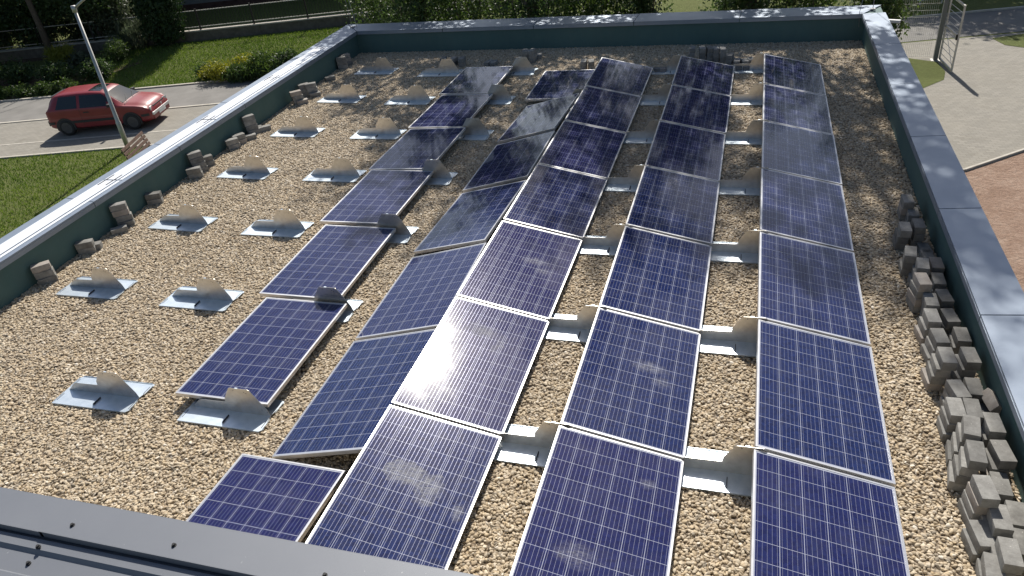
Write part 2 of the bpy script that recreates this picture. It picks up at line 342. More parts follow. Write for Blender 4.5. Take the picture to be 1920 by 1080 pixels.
# ------------------------------------------------------------------ flat roofed building
ZP = .5
bld = tag(empty('flat_roof_building', (-3.5, 5, GZ)), 'building with a flat gravelled roof carrying the solar panels inside a dark green parapet', 'building')
def bpart(mb, name, m, **k):
    o = mb.build(name, m, None, **k); o.parent = bld; o.matrix_parent_inverse = Matrix.Translation((3.5, -5, -GZ)); return o
def bpart_child(mb, name, m, par):
    o = mb.build(name, m, None); o.parent = par; o.matrix_parent_inverse = Matrix.Translation((3.5, -5, -GZ)); return o
def lx(y): return -8.60 - .036 * y            # inner face of the left parapet
IR, IF, IN = 1.80, 11.80, -3.0                 # inner faces right, far, near
inner = [(lx(IN), IN), (IR, IN), (IR, IF), (lx(IF), IF)]
outer = [(lx(IN) - .5, IN - .3), (2.12, IN - .3), (2.12, 12.36), (-9.52, 12.42)]
for i in range(4):
    j = (i + 1) % 4
    b = MB(); b.prism([inner[i], inner[j], outer[j], outer[i]], ZP + .2, 'z', -.2); bpart(b, 'parapet', M['membrane'])
b = MB(); b.prism([(x * 1.0, y) for x, y in outer], .25, 'z', -.46); bpart(b, 'roof_deck', M['render'])
for i in range(4):
    j = (i + 1) % 4; c0 = Vector((-3.6, 4.6)); a, d = Vector(outer[i]), Vector(outer[j]); ins = lambda p: tuple(p + (c0 - p).normalized() * .3)
    b = MB(); b.prism([tuple(a), tuple(d), ins(d), ins(a)], -GZ - .46, 'z', GZ); bpart(b, 'wall', M['render'])
def coping(quad, name='coping'):
    """folded metal cap: top sheet with drip edges; quad = inner a, inner b, outer b, outer a"""
    a, c, d, e = [Vector(q) for q in quad]
    b = MB(); b.prism([tuple(a), tuple(c), tuple(d), tuple(e)], .022, 'z', ZP)
    for p, q in ((a, c), (e, d)):
        t = (q - p).normalized(); n = Vector((-t.y, t.x)) * .004
        if p is e: n = -n
        b.prism([tuple(p - n), tuple(q - n), tuple(q + n), tuple(p + n)], .056, 'z', ZP - .058)
    return bpart(b, name, M['coping'])
g_ = .007
# right side, seams measured along the wall
ys = [-3.0, -.35, 1.64, 3.58, 5.56, 7.58, 9.65, 11.76]
for a, c in zip(ys, ys[1:]): coping([(1.745, a + g_), (1.745, c - g_), (2.145, c - g_ + .05), (2.145, a + g_ + .05)])
# far side
xs = [1.745, -.5, -2.6, -4.75, -6.85, -8.97]
for k, (a, c) in enumerate(zip(xs, xs[1:])):
    coping([(a - g_, 11.745), (c + g_, 11.75), ((c + .03 if k < 4 else -9.53) + g_, 12.42), ((2.145 if k == 0 else a + .03) - g_, 12.40)])
# left side
ly = [-3.0, -1.0, 1.0, 2.95, 4.9, 6.85, 8.8, 10.75, 11.745]
for k, (a, c) in enumerate(zip(ly, ly[1:])):
    last = k == len(ly) - 2
    coping([(lx(a) + .05, a + g_), (lx(c) + .05 if not last else -8.975, c - g_), (lx(c) - .50 if not last else -9.54, c - g_ + (.08 if not last else .67)), (lx(a) - .50, a + g_ + .08)])
# gravel: a bed with pebbles scattered through geometry nodes
def build_gravel():
    gx = MB(); gx.poly([(lx(IN) + .004, IN + .004, 0), (IR - .004, IN + .004, 0), (IR - .004, IF - .004, 0), (lx(IF) + .004, IF - .004, 0)])
    o = gx.build('gravel', M['gravel_base']); o['kind'] = 'stuff'
    tag(o, 'tan rounded river gravel covering the flat roof', 'gravel', None, 'stuff')
    nt = bpy.data.node_groups.new('pebbles', 'GeometryNodeTree')
    nt.interface.new_socket('Geometry', in_out='INPUT', socket_type='NodeSocketGeometry'); nt.interface.new_socket('Geometry', in_out='OUTPUT', socket_type='NodeSocketGeometry')
    N, L = nt.nodes.new, nt.links.new
    gi, go = N('NodeGroupInput'), N('NodeGroupOutput')
    ds = N('GeometryNodeDistributePointsOnFaces'); L(gi.outputs[0], ds.inputs['Mesh']); ds.inputs['Density'].default_value = 2450; ds.inputs['Seed'].default_value = 3
    def rv(ty, lo, hi, seed):
        n = N('FunctionNodeRandomValue'); n.data_type = ty
        i = {'FLOAT_VECTOR': (0, 1, 0), 'FLOAT': (2, 3, 1)}[ty]
        n.inputs[i[0]].default_value = lo; n.inputs[i[1]].default_value = hi; n.inputs['Seed'].default_value = seed
        return n.outputs[i[2]]
    sp = N('GeometryNodeSetPosition'); L(ds.outputs[0], sp.inputs['Geometry']); L(rv('FLOAT_VECTOR', (0, 0, -.002), (0, 0, .011), 5), sp.inputs['Offset'])
    ico = N('GeometryNodeMeshIcoSphere'); ico.inputs['Radius'].default_value = 1; ico.inputs['Subdivisions'].default_value = 2
    tr = N('GeometryNodeTransform'); L(ico.outputs[0], tr.inputs['Geometry']); tr.inputs['Scale'].default_value = (.0168, .0123, .009)
    ss = N('GeometryNodeSetShadeSmooth'); L(tr.outputs[0], ss.inputs['Geometry'])
    sm = N('GeometryNodeSetMaterial'); L(ss.outputs[0], sm.inputs['Geometry']); sm.inputs['Material'].default_value = M['pebble']
    ip = N('GeometryNodeInstanceOnPoints'); L(sp.outputs[0], ip.inputs['Points']); L(sm.outputs[0], ip.inputs['Instance'])
    L(rv('FLOAT_VECTOR', (-.5, -.5, 0), (.5, .5, 6.283), 9), ip.inputs['Rotation']); L(rv('FLOAT_VECTOR', (.5, .5, .6), (1.5, 1.4, 1.3), 12), ip.inputs['Scale'])
    jn = N('GeometryNodeJoinGeometry'); L(gi.outputs[0], jn.inputs[0]); L(ip.outputs[0], jn.inputs[0]); L(jn.outputs[0], go.inputs[0])
    md = o.modifiers.new('pebbles', 'NODES'); md.node_group = nt
    return o
build_gravel()

# ------------------------------------------------------------------ neighbouring higher roof under the camera
nr = tag(empty('sheet_metal_roof', (-1, -3.2, 2.6)), 'dark grey sheet metal roof edge with screwed ridge cap in the foreground corner', 'roof')
def npart(mb, name, m, par=None):
    o = mb.build(name, m); o.parent = par or nr; o.matrix_parent_inverse = Matrix.Translation((1, 3.2, -2.6)); return o
ZC, YT, YL = 2.6, -3.04, -3.172
for x0, x1, dz in ((-5.2, -2.318, 0), (-2.33, .6, .0022), (.6, 3.2, 0)):
    b = MB(); b.box(((x0 + x1) / 2, (YT + YL) / 2, ZC - .001 + dz), (x1 - x0, YT - YL, .002)); b.box(((x0 + x1) / 2, YL - .0012, ZC - .0125 + dz), (x1 - x0, .002, .025)); b.box(((x0 + x1) / 2, YT + .0012, ZC - .06 + dz), (x1 - x0, .002, .12))
    npart(b, 'ridge_cap', M['nearmetal'])
pr = []; y = -3.12; k = 0
prof = [(0, 0), (.055, 0), (.065, .012), (.10, .012), (.11, 0)]
b = MB(); top = []
for s_ in range(9):
    for (dy, dz) in prof: top.append((-3.12 - s_ * .125 - dy, dz - (s_ * .125 + dy) * .05 + ZC - .030))
V0 = [b.bm.verts.new((-5.2, y_, z_)) for y_, z_ in top]; V1 = [b.bm.verts.new((3.2, y_, z_)) for y_, z_ in top]
for i in range(len(top) - 1): b.bm.faces.new((V0[i], V0[i + 1], V1[i + 1], V1[i]))
npart(b, 'roof_sheet', M['nearmetal'])
b = MB(); b.box((-1, -3.16, -.45), (8.4, .06, 5.9)); npart(b, 'wall', M['render'])
for (sx, sy, sz) in ((-2.23, -3.13, ZC + .002), (-1.83, -3.13, ZC + .002), (-2.30, -3.215, ZC - .017), (-2.30, -3.265, ZC - .0355), (-1.3, -3.13, ZC + .002), (-.8, -3.13, ZC + .002)):
    b = MB(); b.tube([(sx, sy, sz - .002), (sx, sy, sz + .002)], .008, 14); b.tube([(sx, sy, sz + .002), (sx, sy, sz + .008)], .0052, 6)
    npart(b, 'screw', M['black'])

# ------------------------------------------------------------------ solar panels
PW, PL_, PT = .992, 1.636, .038
def panel_proto():
    root = empty('solar_panel')
    b = MB(); f = .014
    for (cx, cy, dx, dy) in ((PW / 2, f / 2, PW, f), (PW / 2, PL_ - f / 2, PW, f), (f / 2, PL_ / 2, f, PL_ - 2 * f), (PW - f / 2, PL_ / 2, f, PL_ - 2 * f)):
        b.box((cx, cy, -PT / 2), (dx, dy, PT))
    for (cx, cy, dx, dy) in ((PW / 2, f + .01, PW - 2 * f, .02), (PW / 2, PL_ - f - .01, PW - 2 * f, .02)): b.box((cx, cy, -PT + .001), (dx - .002, dy - .001, .002))
    b.build('frame', M['alu'], root)
    b = MB(); b.box((PW / 2, PL_ / 2, -.0055), (PW - 2 * f - .0006, PL_ - 2 * f - .0006, .006)); gs_ = b.build('glass_sheet', M['pv'], root); gs_.material_slots[0].link = 'OBJECT'; gs_.material_slots[0].material = M['pv']
    b = MB(); b.box((PW / 2, PL_ - .15, -.021), (.11, .09, .022), None, .003); b.build('junction_box', M['black'], root)
    return root
pp = panel_proto(); first = [True]
def panel(x, y, z, tilt, yaw, label, group, m=None):
    o = pp if first[0] else dup(pp); first[0] = False
    o.location = (x, y, z); o.rotation_euler = (Matrix.Rotation(yaw, 3, 'Z') @ Matrix.Rotation(-tilt, 3, 'Y')).to_euler()
    tag(o, label, 'solar panel', group)
    for k in kids(o):
        if k.name.startswith('glass'): k.material_slots[0].material = m or M['pv']
    return o
TH = R(12.194); ZH = .1 + .99 * math.sin(TH)
cols = (('C', -2.942, 'row just right of the ridge'), ('D', -1.471, 'second row from the right parapet'), ('E', 0., 'row beside the right parapet'))
for cn, cx, desc in cols:
    for k in range(8):
        y = k * 1.67 - 1.66
        if k == 7: continue
        m = None; extra = 'dark blue solar panel'
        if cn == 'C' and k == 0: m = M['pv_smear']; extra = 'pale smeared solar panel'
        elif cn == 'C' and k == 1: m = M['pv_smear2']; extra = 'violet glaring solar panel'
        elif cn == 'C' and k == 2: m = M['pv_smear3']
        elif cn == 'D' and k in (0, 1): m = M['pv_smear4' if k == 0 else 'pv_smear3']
        panel(cx + random.uniform(-.006, .006), y + random.uniform(-.003, .003) + (.012 if k == 3 else 0), ZH, -TH + random.uniform(-.004, .004), random.uniform(-.002, .002), f'{extra}, {ORD[k]} in the {desc}', 'tilted solar panels in the three right hand rows', m)
for k, (x, y, z, t, yw) in enumerate(PA):
    y = [-.05, 1.652, 3.378, 5.046, 6.747, 8.418][k]; x -= [.1, .1, .1, 0, 0, .07][k]; yw = .2 * yw; z = max(z - .006, .14)
    panel(x, y, z, t, yw, f'solar panel lying flat, {ORD[k]} in the leftmost panel row', 'solar panels lying flat on the brackets')
for k, (x, y, z, t, yw) in enumerate(PB):
    lab = ('blue solar panel lying loose at the front with a gap beside the tilted rows' if k == 0 else 'dark flat solar panel at the far end of the left leaning row' if k == 6 else f'grey blue solar panel leaning up to the right, {["", "first", "second", "third", "fourth", "fifth"][k]} from the front')
    if 0 < k < 6: x, z, t = x - .055, .05, R(14.2)
    panel(x, y, z, t, yw, lab, 'solar panels leaning against the neighbouring row')

# ------------------------------------------------------------------ mounting brackets
def bracket_proto():
    root = empty('mounting_bracket')     # origin: middle of the base plate's left end
    b = MB(); Lb, D = .9, .205
    base = [(0, -D), (Lb - .03, -D), (Lb, -D + .03), (Lb - .03, -.012), (Lb - .03, .012), (Lb, D - .02), (Lb - .01, D), (0.03, D), (0, D - .03)]
    b.prism(base, .003, 'z', .014)
    b.box((Lb / 2 - .015, -D, .009), (Lb - .03, .003, .012)); b.box((Lb / 2, D, .018), (Lb - .06, .003, .014))
    for yy in (-.11, .11): b.box((Lb - .006, yy, .020), (.003, .13, .008)); b.box((.006, yy, .020), (.003, .13, .008))
    n0 = len(b.bm.faces); b.bm.faces.ensure_lookup_table()
    b.box((.47, -.115, .0255), (.006, .10, .015)); b.box((.47, .1, .0255), (.006, .10, .015))
    for yy in (-.11, .11): b.box((.022, yy, .0176), (.006, .10, .0012)); b.box((Lb - .03, yy, .0176), (.006, .10, .0012))
    b.bm.faces.ensure_lookup_table()
    for f_ in list(b.bm.faces)[n0:]: f_.material_index = 1
    bo = b.build('base_plate', M['galv'], root); bo.data.materials.append(M['slot'])
    pf = [(.03, .017), (.13, .105), (.155, .118), (.40, .122), (.425, .126), (.432, .17), (.515, .297), (.525, .302), (.715, .305), (.73, .298), (.856, .085), (.876, .017)]
    b = MB(); b.prism(pf, .0025, 'y', -.00125); n0 = len(b.bm.faces)
    for (xx, zz) in ((.56, .28), (.67, .27), (.69, .258), (.80, .08), (.85, .06)): b.box((xx, -.0014, zz), (.008, .0012, .008))
    for f_ in list(b.bm.faces)[n0:]: f_.material_index = 1
    wo = b.build('web_plate', M['galv_web'], root); wo.data.materials.append(M['slot'])
    b = MB(); b.box((.60, 0, .306), (.03, .012, .006)); b.build('clip', M['galv'], root)
    return root
bp0 = bracket_proto(); bfirst = [True]
def bracket(x, y, yaw, label, group):
    o = bp0 if bfirst[0] else dup(bp0); bfirst[0] = False
    o.location = (x, y, 0.012); o.rotation_euler = (0, 0, yaw); tag(o, label, 'bracket', group); return o
c0 = [(-7.44, 10.07, -2), (-7.38, 8.29, -3.5), (-7.36, 6.56, -1.2), (-7.28, 4.83, -1.9), (-7.24, 3.14, -2), (-7.24, 1.47, .6), (-5.61, -.26, .8)]
c1 = [(-5.89, 9.88, -2), (-5.88, 8.18, -3.5), (-5.76, 6.48, -2.5), (-5.72, 4.72, -2.5), (-5.70, 3.10, -3), (-5.68, 1.43, -.5), (-4.14, -.27, -.5)]
c2 = [(-4.30, 9.79, 0), (-4.29, 8.19, -1), (-4.19, 6.53, 0), (-4.23, 4.77, -1), (-4.17, 3.16, 0), (-4.14, 1.44, -1.5)]
for nm, cc in (('in the column along the left parapet', c0), ('in the second column, left of the flat panels', c1), ('fin rising beside the flat left panels', c2)):
    for k, (x, y, a) in enumerate(reversed(cc)):
        a = R(a); d = ORD[k]
        lab = f'galvanised bracket {nm}, {d}'
        if cc is not c2 and k == 0: lab = 'galvanised bracket alone on the gravel nearest the left front' if cc is c0 else 'galvanised bracket at the front end of the flat left panels'
        if cc is not c0: a = 0.
        yw_ = y + .205 if cc is c0 or k == 0 and cc is c1 else ([None, 1.627, 3.340, 5.037, 6.722, 8.406, 10.085] if cc is c1 else [1.627, 3.340, 5.037, 6.722, 8.406, 10.085])[k]
        bracket(x - .9 * math.cos(a), yw_ - .9 * math.sin(a), a, lab, 'loose galvanised mounting brackets')
for cx, nm, x0 in ((0., 'between the middle and right tilted rows', -.65), (-1.471, 'between the left and middle tilted rows', -2.121), (-2.942, 'poking up at the ridge between dark panels', -3.592)):
    for k in range(7) if cx > -2 else (5,):
        bracket(x0, k * 1.67 - .012 - (.21 if cx < -2 else 0) + random.uniform(-.005, .005), random.uniform(-.006, .006), f'galvanised bracket {nm}, {ORD[k]}', 'galvanised mounting brackets carrying the tilted rows')

# ------------------------------------------------------------------ concrete blocks
HB = .085
b = MB(); b.box((0, 0, HB / 2), (.110, .215, HB - .001), None, .008); blk = b.build('paving_block', M['paver']); smooth_by_angle(blk, 40); kfirst = [True]
def block(x, y, z, yaw, label, group, tilt=0.):
    o = blk if kfirst[0] else dup(blk); kfirst[0] = False
    o.location = (x, y, z); o.rotation_euler = (0, tilt, yaw); tag(o, label, 'paving block', group); return o
rr = random.Random(11)
LV = ['bottom', 'second', 'third', 'fourth']
def stack(x, y, n, yaw, lean, where, group):
    for k in range(n):
        lv = 'single' if n == 1 else ('top' if k == n - 1 else LV[k])
        d = (n - 1 - k)
        block(x + lean[0] * d + rr.uniform(-.006, .006), y + lean[1] * d + rr.uniform(-.008, .008), .006 + k * HB, yaw + rr.uniform(-.06, .06),
              f'{lv} concrete block, {where}' if n > 1 else f'lone concrete block, {where}', group)
NTH = ['first', 'second', 'third', 'fourth', 'fifth', 'sixth', 'seventh', 'eighth', 'ninth', 'tenth', 'eleventh', 'twelfth', 'thirteenth', 'fourteenth', 'fifteenth', 'sixteenth', 'seventeenth', 'eighteenth', 'nineteenth', 'twentieth', 'twenty first', 'twenty second', 'twenty third', 'twenty fourth']
RI = [p for p in PR if p[0] < 1.58]; RO = [p for p in PR if p[0] >= 1.58]
for lst, nm in ((RI, 'panel side'), (RO, 'parapet side')):
    lst = sorted(lst, key=lambda p: -p[1])
    for i, (x, y, n) in enumerate(lst):
        if n == 2 and abs(y - .96) < .01 and x > 1.7:
            block(x - .02, y, .006, .1, 'lower grey concrete block under the tipped one by the right parapet', 'concrete blocks piled along the right parapet')
            block(x, y, .006 + HB + .03, .15, 'tipped concrete block lying peak up on the right hand pile', 'concrete blocks piled along the right parapet', R(38)); continue
        stack(x, y, n, rr.uniform(-.12, .16), (rr.uniform(-.022, -.004), rr.uniform(-.012, .012)), f'{NTH[i]} stack from the far end, {nm} of the right pile', 'concrete blocks piled along the right parapet')
for i, (x, y, n) in enumerate(sorted(PL, key=lambda p: p[1])):
    yw = rr.uniform(-1.1, -.6)
    stack(max(x, lx(y) + .115), y, n, yw, (.012, .0), f'{NTH[i]} pile from the near end along the left parapet', 'concrete blocks piled along the left parapet')
for i, (x, y, n) in enumerate(sorted(PF, key=lambda p: p[0])):
    stack(x, min(y, 11.6), n, rr.uniform(-.3, .3), (rr.uniform(-.01, .01), .0), f'{NTH[i]} pile from the left below the far parapet', 'concrete blocks below the far parapet')

# ------------------------------------------------------------------ loose metal strips and clips on the left coping
sy = [-.9, 1.35, 3.62, 6.05, 8.3, 10.45]
for k, (a, c) in enumerate(zip(sy, sy[1:])):
    ang = math.atan2(-(lx(c) - lx(a)), c - a); L = c - a - .03
    t = tag(empty('metal_strip', (lx((a + c) / 2) - .18, (a + c) / 2, ZP + .0245 + .001 * (k % 2)), ang), f'pale bare metal flashing strip lying on the left coping, {ORD[k]}', 'metal strip', 'bare metal strips laid along the left coping')
    b = MB(); b.box((-.035, 0, .004), (.225, L, .006)); b.build('sheet', M['strip'], t)
    b = MB(); b.box((.125, 0, .003), (.05, L, .004)); b.box((.150, 0, -.012), (.003, L, .03)); b.build('edge_trim', M['strip'], t)
    for yy in (-L / 2 + .06, L / 2 - .06) if k else (L / 2 - .06,):
        for xx in (-.11, .03):
            b = MB(); b.box((xx, yy, .0095), (.016, .2, .005)); b.build('joint_clip', M['slot'], t)

# ------------------------------------------------------------------ lightning rods, camera
for (x, y, lab, pts) in ((-9.2, 12.1, 'thin lightning rod pair at the far left corner of the parapet', [((-.05, 0, 0), (-.14, .0, 1.4)), ((.14, -.12, -.05), (-.12, .05, 1.4))]), (1.95, 12.05, 'thin lightning rod with a looped wire at the far right parapet corner', [((0, 0, 0), (.02, .05, 1.1))])):
    t = tag(empty('lightning_rod', (x, y, ZP + .022)), lab, 'lightning rod')
    for p, q in pts:
        b = MB(); b.tube([p, q], .006, 6); b.build('rod', M['cablegrey'], t)
    b = MB(); b.box((pts[0][0][0], 0, .012), (.09, .09, .022), None, .004); b.build('foot', M['cablegrey'], t)
    if x > 0:
        b = MB(); b.tube([(0, .02, .22), (-.12, -.05, .30), (-.22, -.16, .22), (-.26, -.28, .02), (-.24, -.30, -.25)], .005, 6); b.build('wire', M['cablegrey'], t)
cc = tag(empty('security_camera', (2.16, 12.1, .27), R(-20)), 'small white bullet security camera fixed outside the far right corner', 'security camera')
b = MB(); b.tube([(0, 0, 0), (.12, 0, 0)], .022, 10); b.box((0.003, 0, 0), (.014, .09, .09), None, .004); b.build('mount', M['white'], cc)
b = MB(); b.box((.2, -.02, .03), (.26, .075, .06), None, .018); b.build('housing', M['white'], cc)
b = MB(); b.tube([(.33, -.02, .03), (.337, -.02, .03)], .026, 12); b.build('lens', M['black'], cc)
# ------------------------------------------------------------------ vegetation
def leaf_mesh(name, m, parent, blobs, n, leaf, seed, clus=.45, k_per=26, flat=0., slim=.5, droop=0.):
    """blobs: ellipsoids (x,y,z,rx,ry,rz); leaves gather in clumps spread through them"""
    g = np.random.default_rng(seed); vol = np.array([b[3] * b[4] * b[5] for b in blobs]) ** .8; vol /= vol.sum()
    nc = max(4, n // k_per); bi = g.choice(len(blobs), nc, p=vol); B = np.array(blobs, float)[bi]
    d = g.normal(size=(nc, 3)); d /= np.linalg.norm(d, axis=1)[:, None]; rad = g.random(nc) ** .45
    cc = B[:, :3] + d * rad[:, None] * B[:, 3:]
    cr = clus * g.uniform(.5, 1.3, nc); ct = g.uniform(0, .55, nc)
    ci = g.integers(0, nc, n); p = cc[ci] + g.normal(size=(n, 3)) * cr[ci][:, None] * np.array([.5, .5, .36])
    nn = g.normal(size=(n, 3)); nn[:, 2] = np.abs(nn[:, 2]) + flat; nn /= np.linalg.norm(nn, axis=1)[:, None]
    t = np.cross(nn, g.normal(size=(n, 3))); t[:, 2] -= droop; t /= np.linalg.norm(t, axis=1)[:, None]; b = np.cross(nn, t); b /= np.linalg.norm(b, axis=1)[:, None]
    L = leaf * g.uniform(.6, 1.3, n)[:, None]; W = L * slim
    v = np.stack([p - t * L * .5, p + b * W * .5, p + t * L * .5, p - b * W * .5], 1).reshape(-1, 3)
    me = bpy.data.meshes.new(name); me.vertices.add(4 * n); me.loops.add(4 * n); me.polygons.add(n)
    me.vertices.foreach_set('co', v.ravel()); me.loops.foreach_set('vertex_index', np.arange(4 * n, dtype=np.int32)); me.polygons.foreach_set('loop_start', np.arange(0, 4 * n, 4, dtype=np.int32))
    me.update(calc_edges=True)
    a = me.attributes.new('tint', 'FLOAT', 'FACE'); a.data.foreach_set('value', np.clip(ct[ci] + g.uniform(0, .45, n), 0, 1))
    me.materials.append(m); o = bpy.data.objects.new(name, me); col.objects.link(o); o.parent = parent
    return o
def trunk_mesh(parent, h, r, blobs, seed, lean=.1, nb=9, stems=1):
    g = random.Random(seed); b = MB()
    for s_ in range(stems):
        a = g.uniform(0, 6.28); sp = .12 * (stems > 1)
        pts = [(sp * math.cos(a), sp * math.sin(a), -.15)]; rad = [r * 1.25]
        for i in range(1, 7):
            f = i / 6; pts.append((sp * math.cos(a) * (1 + 4 * f) + lean * f * g.uniform(-1, 1), sp * math.sin(a) * (1 + 4 * f) + lean * f * g.uniform(-1, 1), h * f)); rad.append(r * (1 - .8 * f))
        b.tube(pts, rad, 9)
        for _ in range(nb):
            bl = g.choice(blobs); i = g.randint(2, 5); p = Vector(pts[i]); q = Vector((bl[0] + bl[3] * g.uniform(-.7, .7), bl[1] + bl[4] * g.uniform(-.7, .7), bl[2] + bl[5] * g.uniform(-.5, .7)))
            mid = (p + q) / 2 + Vector((0, 0, .15 * (q - p).length)); b.tube([p, mid, q], [rad[i] * .6, rad[i] * .38, rad[i] * .1], 6)
    return b.build('trunk', M['bark'], parent, smooth=True)
def tree(name, label, cat, x, y, h, tr, blobs, n, leaf, m, seed, group=None, nb=9, stems=1, **k):
    t = tag(empty(name, (x, y, gh(x, y))), label, cat, group)
    trunk_mesh(t, h, tr, blobs, seed, nb=nb, stems=stems); leaf_mesh('crown', m, t, blobs, n, leaf, seed, **k); return t

# tall trees beyond the far parapet (they dapple the roof)
GT = 'tall trees beyond the far parapet'
def tall(x, y, h, blobs, n, seed, lab): tree('broadleaf_tree', lab, 'tree', x, y, h, .2, blobs, n, .20, M['leaf_mid'], seed, GT, 14, clus=.66, k_per=85)
tall(-.4, 17.2, 17.5, [(0, 0, 16.2, 1.9, 1.9, 2.6), (.7, -.3, 12.4, 2.3, 2.1, 2.5), (-.7, .5, 8.4, 2.2, 2., 2.5), (.4, 0, 6.2, 1.9, 1.6, 1.6)], 15500, 21, 'tall tree behind the right part of the far parapet')
tall(-6.2, 17.0, 15.5, [(0, 0, 14.2, 1.9, 1.9, 2.6), (-.6, .2, 10.4, 2.2, 2., 2.5), (.6, 0, 6.8, 2.1, 1.9, 2.4)], 14000, 22, 'tall tree behind the middle of the far parapet')
tall(-3.4, 18.6, 16.5, [(0, 0, 15.8, 1.8, 1.8, 2.5), (.3, .2, 12.2, 1.8, 1.7, 2.3), (0, .2, 8.6, 1.9, 1.7, 2.3)], 12000, 25, 'slender tree standing back between two taller trees beyond the far parapet')
tall(-9.8, 17.6, 9.5, [(0, 0, 9.2, 1.8, 1.7, 2.2), (-.3, 0, 6.2, 2.1, 1.8, 1.8)], 9500, 23, 'leafy tree behind the left end of the far parapet')
tree('broadleaf_tree', 'unseen tall round tree far back on the right, added to darken panel reflections', 'tree', 5.0, 42, 14, .25, [(0, 0, 11.5, 3.4, 3., 4.5), (.5, 0, 6.5, 3.2, 3., 3.)], 15000, .28, M['leaf_mid'], 27, None, 12, clus=.7)  # out of view, added so the right panels reflect dark foliage
tree('broadleaf_tree', 'unseen tall broad tree behind the dense roadside tree, added to darken panel reflections', 'tree', 12.5, 43, 15, .25, [(0, 0, 12, 3.8, 3.2, 4.5), (-1, 0, 7, 3.6, 3., 3.2)], 16000, .28, M['leaf_mid'], 28, None, 12, clus=.7)  # second added tree, out of view, for the right panels' reflections
tree('broadleaf_tree', 'dense tree shading the road beyond the metal gate', 'tree', 10.2, 34.5, 9.5, .22, [(0, 0, 6.2, 4.0, 3.6, 3.6), (-3.4, -1, 5.0, 2.6, 2.4, 2.6), (3.6, -2.5, 5.2, 3.2, 3, 3.)], 17000, .24, M['leaf_dark'], 24, None, 12, clus=.6)
# shrubs and low branches seen over the far parapet
GS = 'shrubs seen over the far parapet'
sh = [(-11.9, 19.4, 1.5, 1.4, 4.6, 'leaf_mid', 'lit green shrub rising behind the far left roof corner'), (-9.9, 17.4, 1.45, 1.3, 5.0, 'leaf_dark', 'dark shrub behind the left part of the far parapet'),
      (-8.0, 17.2, 1.4, 1.2, 5.0, 'leaf_mid', 'mid green shrub second from the left over the far parapet'), (-6.2, 16.8, 1.3, 1.2, 5.0, 'leaf_dark', 'dark broad shrub left of the middle of the far parapet'), (-4.7, 17.2, 1.2, 1.1, 5.0, 'leaf_mid', 'green shrub at the middle of the far parapet'),
      (-3.3, 17.5, .9, 1., 4.9, 'leaf_dark', 'dark narrow shrub right of the middle over the far parapet'), (-.55, 17.3, .95, 1.0, 4.9, 'leaf_dark', 'dark shrub near the right end of the far parapet'),
      (.9, 17.6, .9, .9, 4.7, 'leaf_mid', 'green shrub beside the right end of the far parapet'), (2.55, 16.3, .62, .7, 4.3, 'leaf_mid', 'low bush poking out behind the far right roof corner')]
for i, (x, y, rx, ry, h, m, lab) in enumerate(sh):
    tree('shrub', lab, 'shrub', x, y, h * .8, .045, [(0, 0, h * .64, rx, ry, h * .36), (rx * .3, 0, h * .36, rx * .8, ry * .8, h * .3)], 9000 if h > 3 else 2600, .115, M[m], 40 + i, GS, 5, 3, clus=.34)
# garden trees on the left
GL = 'garden trees across the road'
tree('broadleaf_tree', 'dark broad tree with a bare trunk standing left of the lamp post', 'tree', -30.3, 22.6, 8, .16, [(0, 1.6, 2.9, 2.1, 1.5, 1.3), (1.6, 1.6, 2.7, 1.6, 1.3, 1.2), (-1.4, 1.8, 3.0, 1.9, 1.4, 1.4)], 22000, .15, M['leaf_dark'], 61, GL, 12, clus=.4)
tree('broadleaf_tree', 'shadowy dense tree at the left edge of the photo', 'tree', -33.6, 20.0, 7, .16, [(0, 0, 2.2, 2.1, 2.1, 2.1), (1.6, -.6, 1.3, 1.4, 1.2, 1.2), (-1, 1.5, 3.4, 2., 2., 2.), (-1, 5, 3.2, 2.2, 1.6, 2.6), (1, 5.5, 5.5, 2.5, 2.5, 2.)], 30000, .15, M['leaf_dark'], 62, GL, 10, clus=.4)  # high rear crown blobs are added to cast shade
tree('broadleaf_tree', 'grey leaved tree behind the lamp post top', 'tree', -29.6, 25.0, 6.5, .13, [(0, 0, 2.6, 1.6, 1.4, 1.7), (1.2, -.3, 1.7, .9, .9, 1.3)], 15000, .16, M['leaf_grey'], 63, GL, 9, clus=.36)
tree('broadleaf_tree', 'bright green tree just behind the garden fence left of the conifer', 'tree', -29.0, 28.5, 6.5, .13, [(0, 0, 2.6, 2.2, 1.5, 2.2), (-2.5, .2, 2.6, 2., 1.5, 2.2)], 16000, .15, M['leaf_mid'], 64, GL, 9, clus=.4)
tree('broadleaf_tree', 'dark tree behind the garden fence at the far left', 'tree', -36., 25.5, 7.5, .15, [(0, 0, 2.8, 2.6, 2., 2.5), (3, 1, 2.8, 2.4, 1.8, 2.4), (4, -1.5, 1.6, 1.8, .8, 1.4), (1, -1.5, 1.6, 1.8, .9, 1.5)], 24000, .17, M['leaf_dark'], 65, GL, 9, clus=.45)
tree('broadleaf_tree', 'dark bushy tree behind the fence right of the house', 'tree', -16.5, 32.5, 6.5, .13, [(0, 0, 2.6, 2.4, 1.8, 2.5), (2.6, .5, 2.4, 2., 1.6, 2.2)], 15000, .16, M['leaf_dark'], 66, GL, 9, clus=.4)
